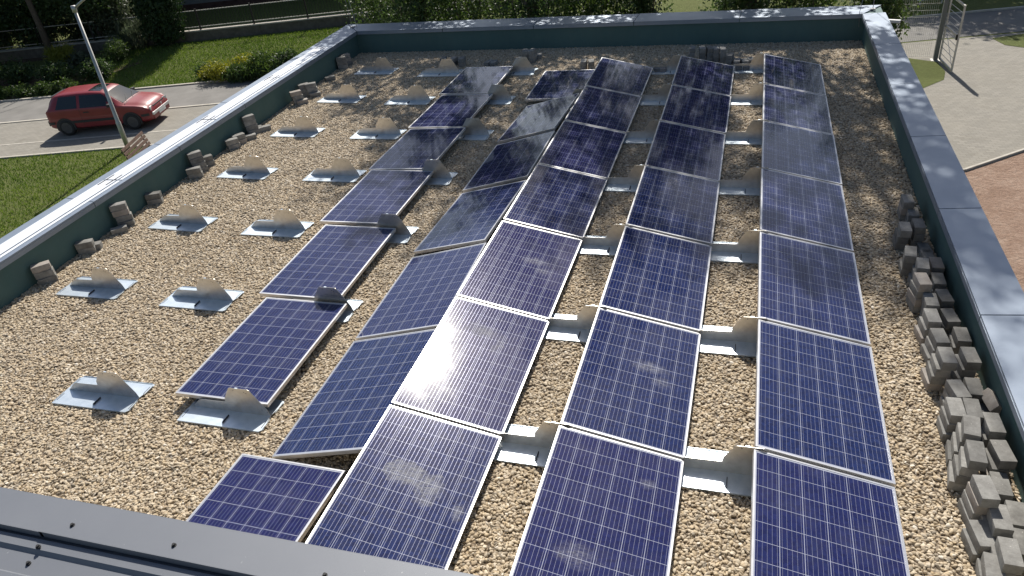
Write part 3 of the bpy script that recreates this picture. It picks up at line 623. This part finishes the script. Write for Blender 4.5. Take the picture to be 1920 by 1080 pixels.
# short grass blades on the lawns that are seen
def lawn_blades():
    g = np.random.default_rng(5); pts = []
    n = 70000; x = g.uniform(-27, -9.8, n); y = g.uniform(3, 14.5, n); k = (y - .25 * x < 18.8); pts.append(np.stack([x, y], 1)[k])
    n = 90000; x = g.uniform(-28, -12, n); y = g.uniform(18.5, 28, n); v = y - .25 * x; k = (v > 25.95) & (v < 31.4); pts.append(np.stack([x, y], 1)[k])
    p = np.concatenate(pts); z = np.array([gh(a, b_) for a, b_ in p]); n = len(p); h = g.uniform(.03, .09, n)[:, None]; a = g.uniform(0, 6.28, n)
    q = np.concatenate([p, z[:, None]], 1); t = np.stack([np.cos(a), np.sin(a), 0 * a], 1) * .012; ln = g.normal(size=(n, 3)) * .3; ln[:, 2] = 1
    v = np.stack([q - t, q + t, q + ln * h + t * .3, q + ln * h - t * .3], 1).reshape(-1, 3)
    me = bpy.data.meshes.new('lawn_grass'); me.vertices.add(4 * n); me.loops.add(4 * n); me.polygons.add(n)
    me.vertices.foreach_set('co', v.ravel()); me.loops.foreach_set('vertex_index', np.arange(4 * n, dtype=np.int32)); me.polygons.foreach_set('loop_start', np.arange(0, 4 * n, 4, dtype=np.int32)); me.update(calc_edges=True)
    tn = me.attributes.new('tint', 'FLOAT', 'FACE'); tn.data.foreach_set('value', np.clip(.5 + .3 * np.sin(p[:, 0] * .9 + np.cos(p[:, 1] * 1.3) * 1.5) * np.sin(p[:, 1] * .7) + g.uniform(-.35, .35, n), 0, 1))
    me.materials.append(M['blade']); o = bpy.data.objects.new('lawn_grass', me); col.objects.link(o); tag(o, 'short green grass blades on the lawns beside the road', 'grass', None, 'stuff')
lawn_blades()
# clipped conifer
cn = tag(empty('conifer', (-25.7, 24.85, gh(-25.7, 24.85))), 'dark dense clipped columnar conifer on the lawn', 'conifer')
b = MB(); b.tube([(0, 0, -.1), (0, 0, 4.3)], [.14, .04], 8); b.build('trunk', M['bark'], cn)
leaf_mesh('crown', M['leaf_thuja'], cn, [(0, 0, .8, .98, .98, .75), (0, 0, 1.6, 1.0, 1.0, 1.1), (0, 0, 2.7, .9, .9, 1.3), (0, 0, 3.9, .7, .7, 1.0), (0, 0, 4.7, .42, .42, .6)], 26000, .13, 71, clus=.2, k_per=18, slim=.45, droop=1.)
# shrubs and flowers on the left bank
def plant(name, lab, cat, x, y, blobs, n, leaf, m, seed, group=None, **k):
    t = tag(empty(name, (x, y, gh(x, y))), lab, cat, group); leaf_mesh('foliage', M[m], t, blobs, n, leaf, seed, **k)
    b = MB(); g = random.Random(seed)
    for _ in range(5): b.tube([(g.uniform(-.05, .05), g.uniform(-.05, .05), -.05), (g.uniform(-.3, .3) * blobs[0][3], g.uniform(-.3, .3) * blobs[0][4], blobs[0][2])], [.015, .006], 5)
    b.build('stem', M['bark'], t); return t
GB = 'plants in the flower bed on the bank'
for i, (x, y, rx, h, m, lab, sl, dr) in enumerate([(-20.5, 20.95, .75, .75, 'leaf_yel', 'yellow green bushy plant at the left of the flower bed', .3, .0), (-19.6, 21.55, .8, .8, 'leaf_yel', 'yellow flowering hedge plant at the back of the flower bed', .4, 0), (-19.45, 20.95, .65, .6, 'leaf_mid', 'strappy green plant at the front of the flower bed', .16, -1.), (-18.75, 21.5, .7, .95, 'leaf_mid', 'round green bush in the middle of the flower bed', .5, 0), (-18.3, 21.1, .6, .65, 'leaf_mid', 'long leaved clump right of the flower bed middle', .16, -1.), (-17.5, 21.5, .65, 1.0, 'leaf_dark', 'dark green bush at the right end of the flower bed', .5, 0), (-21.2, 21.3, .45, .55, 'leaf_dark', 'small dark plant at the left tip of the flower bed', .4, 0)]):
    plant('flowering_plant', lab, 'plant', x, y, [(0, 0, h * .5, rx, rx * .75, h * .5)], 2600, .11 if sl > .2 else .26, m, 80 + i, GB, clus=.2, k_per=14, slim=sl, droop=dr)
plant('round_shrub', 'small round green shrub left of the conifer', 'shrub', -27.0, 22.9, [(0, 0, .45, .55, .55, .5)], 3200, .09, 'leaf_mid', 95, clus=.15, slim=.25)
plant('ornamental_grass', 'pale tall grass clump beside the conifer', 'plant', -27.1, 24.3, [(0, 0, .7, .7, .6, .75)], 2200, .34, 'leaf_grey', 96, clus=.2, slim=.08, droop=-1.6)
plant('ornamental_grass', 'yellow green spiky clump at the dark tree trunk', 'plant', -29.6, 22.4, [(0, 0, .4, .6, .5, .4)], 1500, .36, 'leaf_yel', 97, clus=.2, slim=.1, droop=-1.2)
for i, (x, y) in enumerate([(-30.6, 18.75), (-29.7, 19.0), (-28.8, 19.2), (-27.9, 19.45), (-27.1, 19.7)]):
    plant('low_plant', f'low leafy roadside plant behind the red car, {NTH[i]} from the left', 'plant', x, y, [(0, 0, .22, .62, .34, .26)], 1500, .13, 'leaf_mid', 100 + i, 'low plants along the road edge', clus=.16, slim=.3)
for i, (x, y, rx, h, lab) in enumerate([(-28.3, 20.6, .9, .9, 'dark spreading shrub in the shade behind the red car'), (-26.7, 21.2, .8, .7, 'dark low shrub left of the conifer shadow'), (-30.3, 20.4, 1., 1.0, 'dark shrub in deep shade near the left edge'), (-28.4, 22.2, .6, .6, 'brownish low shrub right of the dark tree trunk')]):
    plant('shade_shrub', lab, 'shrub', x, y, [(0, 0, h * .5, rx, rx * .7, h * .5)], 2600, .12, 'leaf_dark' if i < 3 else 'leaf_grey', 110 + i, 'shrubs in the shaded bed', clus=.22, slim=.45)

for i, (x, y, lab) in enumerate([(-35.6, 24.2, 'dark garden shrub behind the fence at the far left edge'), (-33.2, 24.8, 'dark garden shrub behind the fence above the roadside bed'), (-31., 25.6, 'dark garden shrub behind the fence near the tree trunk')]):
    plant('garden_shrub', lab, 'shrub', x, y, [(0, 0, .9, 1.4, .8, .95)], 5200, .14, 'leaf_dark', 130 + i, 'garden shrubs behind the fence', clus=.3, slim=.45)

# ------------------------------------------------------------------ garden wall and fence, house
def along(x, v=31.65): return (x, v + .25 * x + .045 * (x + 25.3) * .9)
fn = tag(empty('garden_fence', (-25, along(-25)[1], -3.0)), 'low stone wall carrying a dark iron picket fence behind the lawn', 'fence')
def fpart(mb, name, m):
    o = mb.build(name, m); o.parent = fn; o.matrix_parent_inverse = Matrix.Translation(-Vector(fn.location)); return o
FX0, FX1 = -46., -3.
p0, p1 = Vector(along(FX0)), Vector(along(FX1)); fa = math.atan2(p1.y - p0.y, p1.x - p0.x); fl_ = (p1 - p0).length; fm = (p0 + p1) / 2; fr = Matrix.Rotation(fa, 3, 'Z')
b = MB(); b.box((fm.x, fm.y, -2.83), (fl_, .25, .52)); fpart(b, 'base_wall', M['stonewall'])
b = MB(); b.box((fm.x, fm.y, -2.55), (fl_, .33, .045), fr) if False else b.box((fm.x, fm.y, -2.55), (fl_, .33, .045), fr); fpart(b, 'wall_cap', M['kerb'])
bpy.data.objects[fn.children[0].name].data.transform(Matrix.Translation((fm.x, fm.y, 0)) @ fr.to_4x4() @ Matrix.Translation((-fm.x, -fm.y, 0)))
d2 = (p1 - p0).normalized()
b = MB(); b.box((fm.x, fm.y, -1.70), (fl_, .035, .03), fr); b.box((fm.x, fm.y, -2.40), (fl_, .03, .03), fr); fpart(b, 'rail', M['lamp_metal'])
b = MB(); n = int(fl_ / .14)
for i in range(n):
    q = p0 + d2 * (i + .5) * .14; b.box((q.x, q.y, -2.03), (.016, .016, .78), fr)
fpart(b, 'pickets', M['iron'])
for i in range(int(fl_ / 2.5) + 1):
    q = p0 + d2 * i * 2.5; b = MB(); b.box((q.x, q.y, -2.08), (.07, .07, .92), fr); fpart(b, 'post', M['iron'])
hs = tag(empty('house', (-26, 33.3, -3)), 'house with grey rendered wall on a dark red brick base behind the fence', 'house')
hm = {'r': noisy('brick_plinth', [(.3, (.07, .035, .03)), (.7, (.13, .07, .06))], 3, .9), 'g': noisy('grey_render', [(.3, (.22, .22, .21)), (.7, (.28, .28, .27))], 2, .9), 't': noisy('roof_tiles', [(.3, (.15, .06, .04)), (.7, (.25, .1, .07))], 4, .8)}
hr = Matrix.Rotation(.27, 3, 'Z')
def hpart(mb, name, m, par=None):
    o = mb.build(name, m, par or hs); return o
b = MB(); b.box((0, 4, .1), (15, 8, .36)); hpart(b, 'plinth', hm['r'])
b = MB(); b.box((0, 4, 3.8), (14.9, 7.9, 7.1)); hpart(b, 'wall', hm['g'])
b = MB(); b.prism([(-.7, 7.3), (4, 9.6), (8.7, 7.3)], 16, 'x', -8); hpart(b, 'roof', hm['t'])
for xx in (-4, 0, 4):
    b = MB(); b.box((xx, .0, 2.3), (1.3, .1, 1.2)); f_ = hpart(b, 'window', M['white']); b = MB(); b.box((xx, -.055, 2.3), (1.1, .02, 1.0)); hpart(b, 'pane', M['black'], f_)
hs.rotation_euler = (0, 0, .27)

# ------------------------------------------------------------------ lamp post, bench
lp = tag(empty('street_lamp', (-19.15, 13.98, GZ)), 'tall grey metal street lamp standing at the edge of the grass beside the bench', 'street lamp')
b = MB(); b.tube([(0, 0, 0), (0, 0, .9), (0, 0, .92), (0.04, 0, 4.32)], [.075, .075, .062, .042], 14); b.build('pole', M['lamp_metal'], lp, smooth=True)
b = MB(); b.tube([(.035, 0, 4.24), (.04, 0, 4.42)], .07, 12); b.build('collar', M['lamp_metal'], lp, smooth=True)
b = MB(); b.tube([(.04, 0, 4.34), (.32, .12, 4.52), (.75, .3, 4.74)], [.04, .036, .032], 10); b.build('arm', M['lamp_metal'], lp, smooth=True)
b = MB(); b.box((1.0, .41, 4.82), (.62, .26, .12), Matrix.Rotation(.4, 3, 'Z') @ Matrix.Rotation(-.3, 3, 'Y'), .035); b.build('lamp_head', M['white'], lp)
bn = tag(empty('park_bench', (-16.6, 12.4, GZ), R(108)), 'brown slatted bench on the grass by the street lamp, partly behind the parapet', 'bench')
for k in range(4): b = MB(); b.box((0, -.05 + k * .115, .44), (1.5, .09, .035), None, .006); b.build('seat_slat', M['wood'], bn)
for k in range(5): b = MB(); b.box((0, .39 + k * .035, .54 + k * .11), (1.5, .035, .085), Matrix.Rotation(-.3, 3, 'X'), .006); b.build('back_slat', M['wood'], bn)
for s_ in (-.62, .62):
    b = MB(); b.tube([(s_, 0, 0), (s_, 0, .42), (s_, .38, .42), (s_, .56, 1.02)], .022, 8); b.tube([(s_, .42, 0), (s_, .38, .42)], .022, 8); b.build('leg_frame', M['iron'], bn)

# ------------------------------------------------------------------ gate, mesh fence, white panel
gp = tag(empty('gate_post', (5.27, 21.95, GZ)), 'thick dark grey square steel post carrying the open gate', 'post')
b = MB(); b.box((0, 0, 1.6), (.125, .125, 3.2), None, .008); b.build('post', mat('grey_paint_steel', (.17, .18, .18), .5, .2), gp)
b = MB(); b.box((0, 0, .012), (.26, .26, .02)); b.build('base_flange', M['lamp_metal'], gp)
gt = tag(empty('metal_gate', (5.36, 21.84, GZ + .07), R(-85)), 'open galvanised metal gate leaf with thin bars, swung towards the roof', 'gate')
gl, ghh = 1.3, 1.9
b = MB(); b.box((.02, 0, ghh / 2), (.045, .045, ghh)); b.box((gl, 0, ghh / 2), (.045, .045, ghh)); 
for z in (.03, 1.02, ghh - .02): b.box((gl / 2 + .01, 0, z), (gl - .05, .045, .05))
b.build('frame', M['lamp_metal'], gt)
b = MB()
for z in (.2, .38, .56, .74, .9, 1.2, 1.36, 1.52, 1.68): b.tube([(.04, 0, z), (gl - .02, 0, z)], .008, 6)
b.tube([(.04, .01, .95), (gl - .03, .01, .08)], .008, 6)
b.build('bars', M['lamp_metal'], gt)
b = MB(); b.box((gl - .04, -.035, 1.0), (.04, .05, .16), None, .005); b.build('latch', M['iron'], gt)
mf = tag(empty('mesh_fence', (4.2, 22.2, GZ)), 'thin welded wire mesh fence running from the gate post behind the roof corner', 'fence')
b = MB(); x0, x1 = -2.6, .98
for i in range(int((x1 - x0) / .055)): b.box((x0 + i * .055, -.06 * (x0 + i * .055 + 2.6) / 3.6, 1.0), (.0055, .0055, 1.9))
for i in range(10): b.box(((x0 + x1) / 2, -.03, .08 + i * .2), (x1 - x0, .0055, .0055), Matrix.Rotation(-.0167, 3, 'Z'))
b.build('wire_mesh', M['lamp_metal'], mf)
for xx in (-2.6, -.9): b = MB(); b.box((xx, .03, 1.), (.05, .05, 2.0)); b.build('post', M['lamp_metal'], mf)
ws = tag(empty('white_panel', (6.2, 28.9, GZ), R(12)), 'small white slatted panel on legs beside the road beyond the gate', 'panel')
b = MB()
for k in range(6): b.box((-.45 + k * .18, 0, .62), (.16, .03, .75), None, .005)
b.build('slats', M['white'], ws)
b = MB(); b.box((0, .03, .85), (1.1, .03, .05)); b.box((0, .03, .4), (1.1, .03, .05)); b.build('rail', M['lamp_metal'], ws)
for xx in (-.4, .4): b = MB(); b.box((xx, .045, .3), (.05, .05, .6)); b.build('leg', M['lamp_metal'], ws)

# ------------------------------------------------------------------ the red car
def build_car():
    car = tag(empty('parked_car', (-21.57, 16.12, GZ + .006), R(14.7)), 'red three door hatchback car parked on the lay-by beside the road', 'car')
    paint = mat('faded_red_paint', (.30, .022, .025), .42, 0, .5, .35); g = G(paint); g.base(g.mix(g.noise(g.coord(), 2.2, 6), (.17, .008, .014), (.27, .022, .028)))
    glass = mat('car_glass', (.012, .018, .020), .06, 0, .8); trim = mat('black_trim', (.022, .022, .024), .6); chrome = mat('pale_trim', (.62, .62, .62), .3, .4); lens = mat('lamp_lens', (.55, .56, .55), .15, .2)
    hub = mat('wheel_grey', (.10, .10, .105), .5, .4)
    X0 = 1.94
    #      x    zbot zbelt ztop hwl  hwb  hwt
    ST = [(.00, .42, .62, .70, .66, .68, .60), (.03, .32, .80, .86, .77, .76, .68), (.10, .26, .92, .985, .82, .80, .66), (.22, .24, .945, 1.17, .835, .81, .60), (.38, .22, .95, 1.335, .84, .815, .565),
          (.50, .21, .95, 1.39, .845, .82, .56), (.75, .20, .95, 1.415, .845, .825, .565), (1.3, .20, .945, 1.43, .845, .83, .57), (1.85, .20, .94, 1.42, .845, .83, .565), (2.2, .20, .935, 1.385, .845, .83, .555), (2.36, .20, .93, 1.34, .845, .83, .56),
          (2.65, .20, .915, 1.135, .845, .825, .62), (2.95, .20, .89, .955, .84, .815, .69), (3.02, .20, .88, .93, .84, .81, .69), (3.4, .21, .835, .885, .84, .80, .66), (3.72, .23, .775, .825, .82, .775, .63), (3.86, .25, .70, .765, .79, .74, .61), (3.96, .29, .60, .66, .72, .70, .60), (4.01, .36, .52, .57, .64, .63, .56)]
    def at(x):
        for p, q in zip(ST, ST[1:]):
            if p[0] <= x <= q[0]:
                t = (x - p[0]) / (q[0] - p[0]); return [a + (b_ - a) * t for a, b_ in zip(p, q)]
        return ST[-1]
    def section(s):
        x, zb, zl, zt, hl, hb, ht = s; zm = zb + (zl - zb) * .55
        half = [(0, zb), (hl * .85, zb), (hl - .02, zb + .07), (hl, zm), (hb + .012, zl - .05), (hb, zl)] + [(hb + (ht - hb) * t, zl + (zt - .045 - zl) * t) for t in (.5, 1.)] + [(ht - .06, zt - .008), (ht * .5, zt + .008), (0, zt + .014)]
        return [(x - X0, y, z) for y, z in half], [(x - X0, -y, z) for y, z in half[1:-1]][::-1]
    b = MB(); rings = []
    for s in ST:
        A, B = section(s); rings.append([b.bm.verts.new(p) for p in A + B])
    n = len(rings[0])
    for r0, r1 in zip(rings, rings[1:]):
        for k in range(n): b.bm.faces.new((r0[k], r0[(k + 1) % n], r1[(k + 1) % n], r1[k]))
    b.bm.faces.new(rings[0]); b.bm.faces.new(rings[-1][::-1])
    body = b.build('body', paint, car); smooth_by_angle(body, 30)
    def side_y(x, z, off):
        s = at(x); zb, zl, zt, hl, hb, ht = s[1:]
        t = min(max((z - zl) / max(zt - .045 - zl, .01), 0), 1.02)
        if z < zl: return hb + .012 + off if z > zl - .1 else hl + off
        return hb + (ht - hb) * t + off
    def side_patch(name, poly, m, sgn, off=.006, par=car, th=.006):
        b = MB(); n_ = 7; (a, bb2, c, d) = poly; vs = []
        for i in range(n_ + 1):
            row = []
            for j in range(n_ + 1):
                u, v = i / n_, j / n_; x = (a[0] * (1 - u) + bb2[0] * u) * (1 - v) + (d[0] * (1 - u) + c[0] * u) * v; z = (a[1] * (1 - u) + bb2[1] * u) * (1 - v) + (d[1] * (1 - u) + c[1] * u) * v
                row.append(b.bm.verts.new((x - X0, sgn * side_y(x, z, off), z)))
            vs.append(row)
        for i in range(n_):
            for j in range(n_): b.bm.faces.new((vs[i][j], vs[i + 1][j], vs[i + 1][j + 1], vs[i][j + 1]))
        o = b.build(name, m, par, smooth=True); return o
    for s in (-1, 1):
        side_patch('window', [(1.44, .955), (2.74, .95), (2.24, 1.325), (1.44, 1.35)], glass, s)
        side_patch('window', [(.52, .965), (1.33, .96), (1.33, 1.35), (.66, 1.34)], glass, s)
        side_patch('side_moulding', [(.95, .44), (2.72, .44), (2.72, .53), (.95, .53)], trim, s, .012)
        side_patch('side_moulding', [(.06, .44), (.34, .44), (.34, .53), (.06, .53)], trim, s, .012)
        side_patch('side_moulding', [(3.55, .44), (3.9, .44), (3.9, .53), (3.55, .53)], trim, s, .012)
        b = MB(); b.box((1.62 - X0, s * .858, .80), (.2, .024, .035), None, .008); b.build('door_handle', trim, car)
        b = MB(); b.box((2.58 - X0, s * .93, .99), (.11, .19, .11), None, .03); b.build('wing_mirror', trim if s > 0 else trim, car)
        b = MB(); b.box((3.915 - X0, s * .56, .655), (.06, .24, .13), Matrix.Rotation(-s * .25, 3, 'Z'), .02); b.build('headlight', lens, car)
        b = MB(); b.box((.055 - X0, s * .66, .76), (.06, .18, .22), Matrix.Rotation(s * .25, 3, 'Z'), .02); b.build('tail_light', mat('tail_lens', (.25, .01, .01), .2), car)
        side_patch('door_seam', [(1.385, .30), (1.395, .30), (1.395, .93), (1.385, .93)], trim, s, .004)
        for ax in (.70, 3.17):
            arch = [(ax - X0 + .355 * math.cos(a), .295 + .355 * math.sin(a)) for a in np.linspace(R(-15), R(195), 24)]
            b = MB(); b.prism([(p, max(q, .2)) for p, q in arch], .02, 'y', .835 if s > 0 else -.855); b.build('wheel_arch', trim, car)
            b = MB(); pr_ = [(.20, -.085), (.265, -.088), (.288, -.07), (.292, 0), (.288, .07), (.265, .088), (.20, .085)]; sg = 28; rg = []
            for i in range(sg):
                a = i * 2 * math.pi / sg; rg.append([b.bm.verts.new((r * math.cos(a), yy, r * math.sin(a))) for r, yy in pr_])
            for i in range(sg):
                for k in range(len(pr_) - 1): b.bm.faces.new((rg[i][k], rg[i][k + 1], rg[(i + 1) % sg][k + 1], rg[(i + 1) % sg][k]))
            wh = b.build('wheel', M['black'], car, smooth=True, loc=(ax - X0, s * .79, .29))
            b = MB(); b.tube([(0, -.06, 0), (0, .06, 0)], .2, 24)
            b.build('rim', trim, wh)
            b = MB(); yy = s * .064
            for i in range(8):
                a = i * math.pi / 4; b.box((.115 * math.cos(a), yy, .115 * math.sin(a)), (.15, .012, .045), Matrix.Rotation(-a, 3, 'Y'), .003)
            b.tube([(0, yy - .01, 0), (0, yy + .012, 0)], .05, 14); b.tube([(0, yy - .006, 0), (0, yy + .004, 0)], .195, 28); b.build('hub_cap', hub, wh)
    def top_patch(name, xa, xb, wa, wb, m, off=.007, za=None):
        b = MB(); N = 8; rows = []
        for i in range(N + 1):
            x = xa + (xb - xa) * i / N; s = at(x); row = []
            for j in range(N + 1):
                y = (-1 + 2 * j / N) * (wa + (wb - wa) * i / N); ht, zt = s[6], s[3]; ay = abs(y)
                z = zt + .014 - .006 * min(ay / (ht * .5), 1) if ay <= ht * .5 else zt + .008 - .016 * (ay - ht * .5) / (ht * .5 - .06)
                row.append(b.bm.verts.new((x - X0, y, z + off)))
            rows.append(row)
        for i in range(N):
            for j in range(N): b.bm.faces.new((rows[i][j], rows[i + 1][j], rows[i + 1][j + 1], rows[i][j + 1]))
        return b.build(name, m, car, smooth=True)
    top_patch('windscreen', 2.40, 2.96, .49, .63, glass); top_patch('rear_window', .13, .37, .58, .50, glass); top_patch('sunroof', 1.72, 2.16, .40, .40, glass)
    top_patch('bonnet_seam', 3.0, 3.02, .66, .66, trim, .004)
    b = MB(); b.box((3.985 - X0, 0, .47), (.12, 1.36, .11), None, .04); b.build('front_bumper', chrome, car)
    b = MB(); b.box((3.97 - X0, 0, .34), (.10, 1.28, .15), None, .03); b.build('front_valance', paint, car)
    b = MB(); b.box((-.005 - X0, 0, .46), (.12, 1.46, .20), None, .04); b.build('rear_bumper', trim, car)
    gr = None; b = MB(); b.box((3.93 - X0, 0, .655), (.07, .86, .10), None, .012); gr = b.build('grille', trim, car)
    b = MB()
    for k in range(3): b.box((3.968 - X0, 0, .625 + k * .03), (.008, .8, .007))
    b.build('grille_bars', hub, gr); b = MB(); b.tube([(3.966 - X0, 0, .655), (3.976 - X0, 0, .655)], .045, 16); b.build('badge', chrome, gr)
    b = MB(); b.box((4.05 - X0, 0, .40), (.012, .52, .11), None, .003); b.build('number_plate', M['white'], car)
    b = MB(); b.tube([(.62 - X0, 0, 1.41), (.50 - X0, 0, 1.62)], [.008, .003], 6); b.build('aerial', trim, car)
    b = MB(); b.box((.30 - X0, 0, 1.335), (.14, 1.0, .02), Matrix.Rotation(-.12, 3, 'Y'), .006); b.build('spoiler', trim, car)
    for o in kids(car):
        if o.name.startswith('wheel') and not o.name.startswith('wheel_arch'): continue
        off = o.location.x
        for v in o.data.vertices:
            x = v.co.x
            if x < .33 - X0: v.co.x = .33 - X0 + (x - .33 + X0) * .8
            elif x > 3.5 - X0: v.co.x = 3.5 - X0 + (x - 3.5 + X0) * .8
    car.scale = (.955, .955, .94)
    for y0 in (-.45, .05): b = MB(); b.tube([(2.99 - X0, y0, .965), (2.78 - X0, y0 + .45, 1.09)], .008, 6); b.build('wiper', trim, car)
build_car()
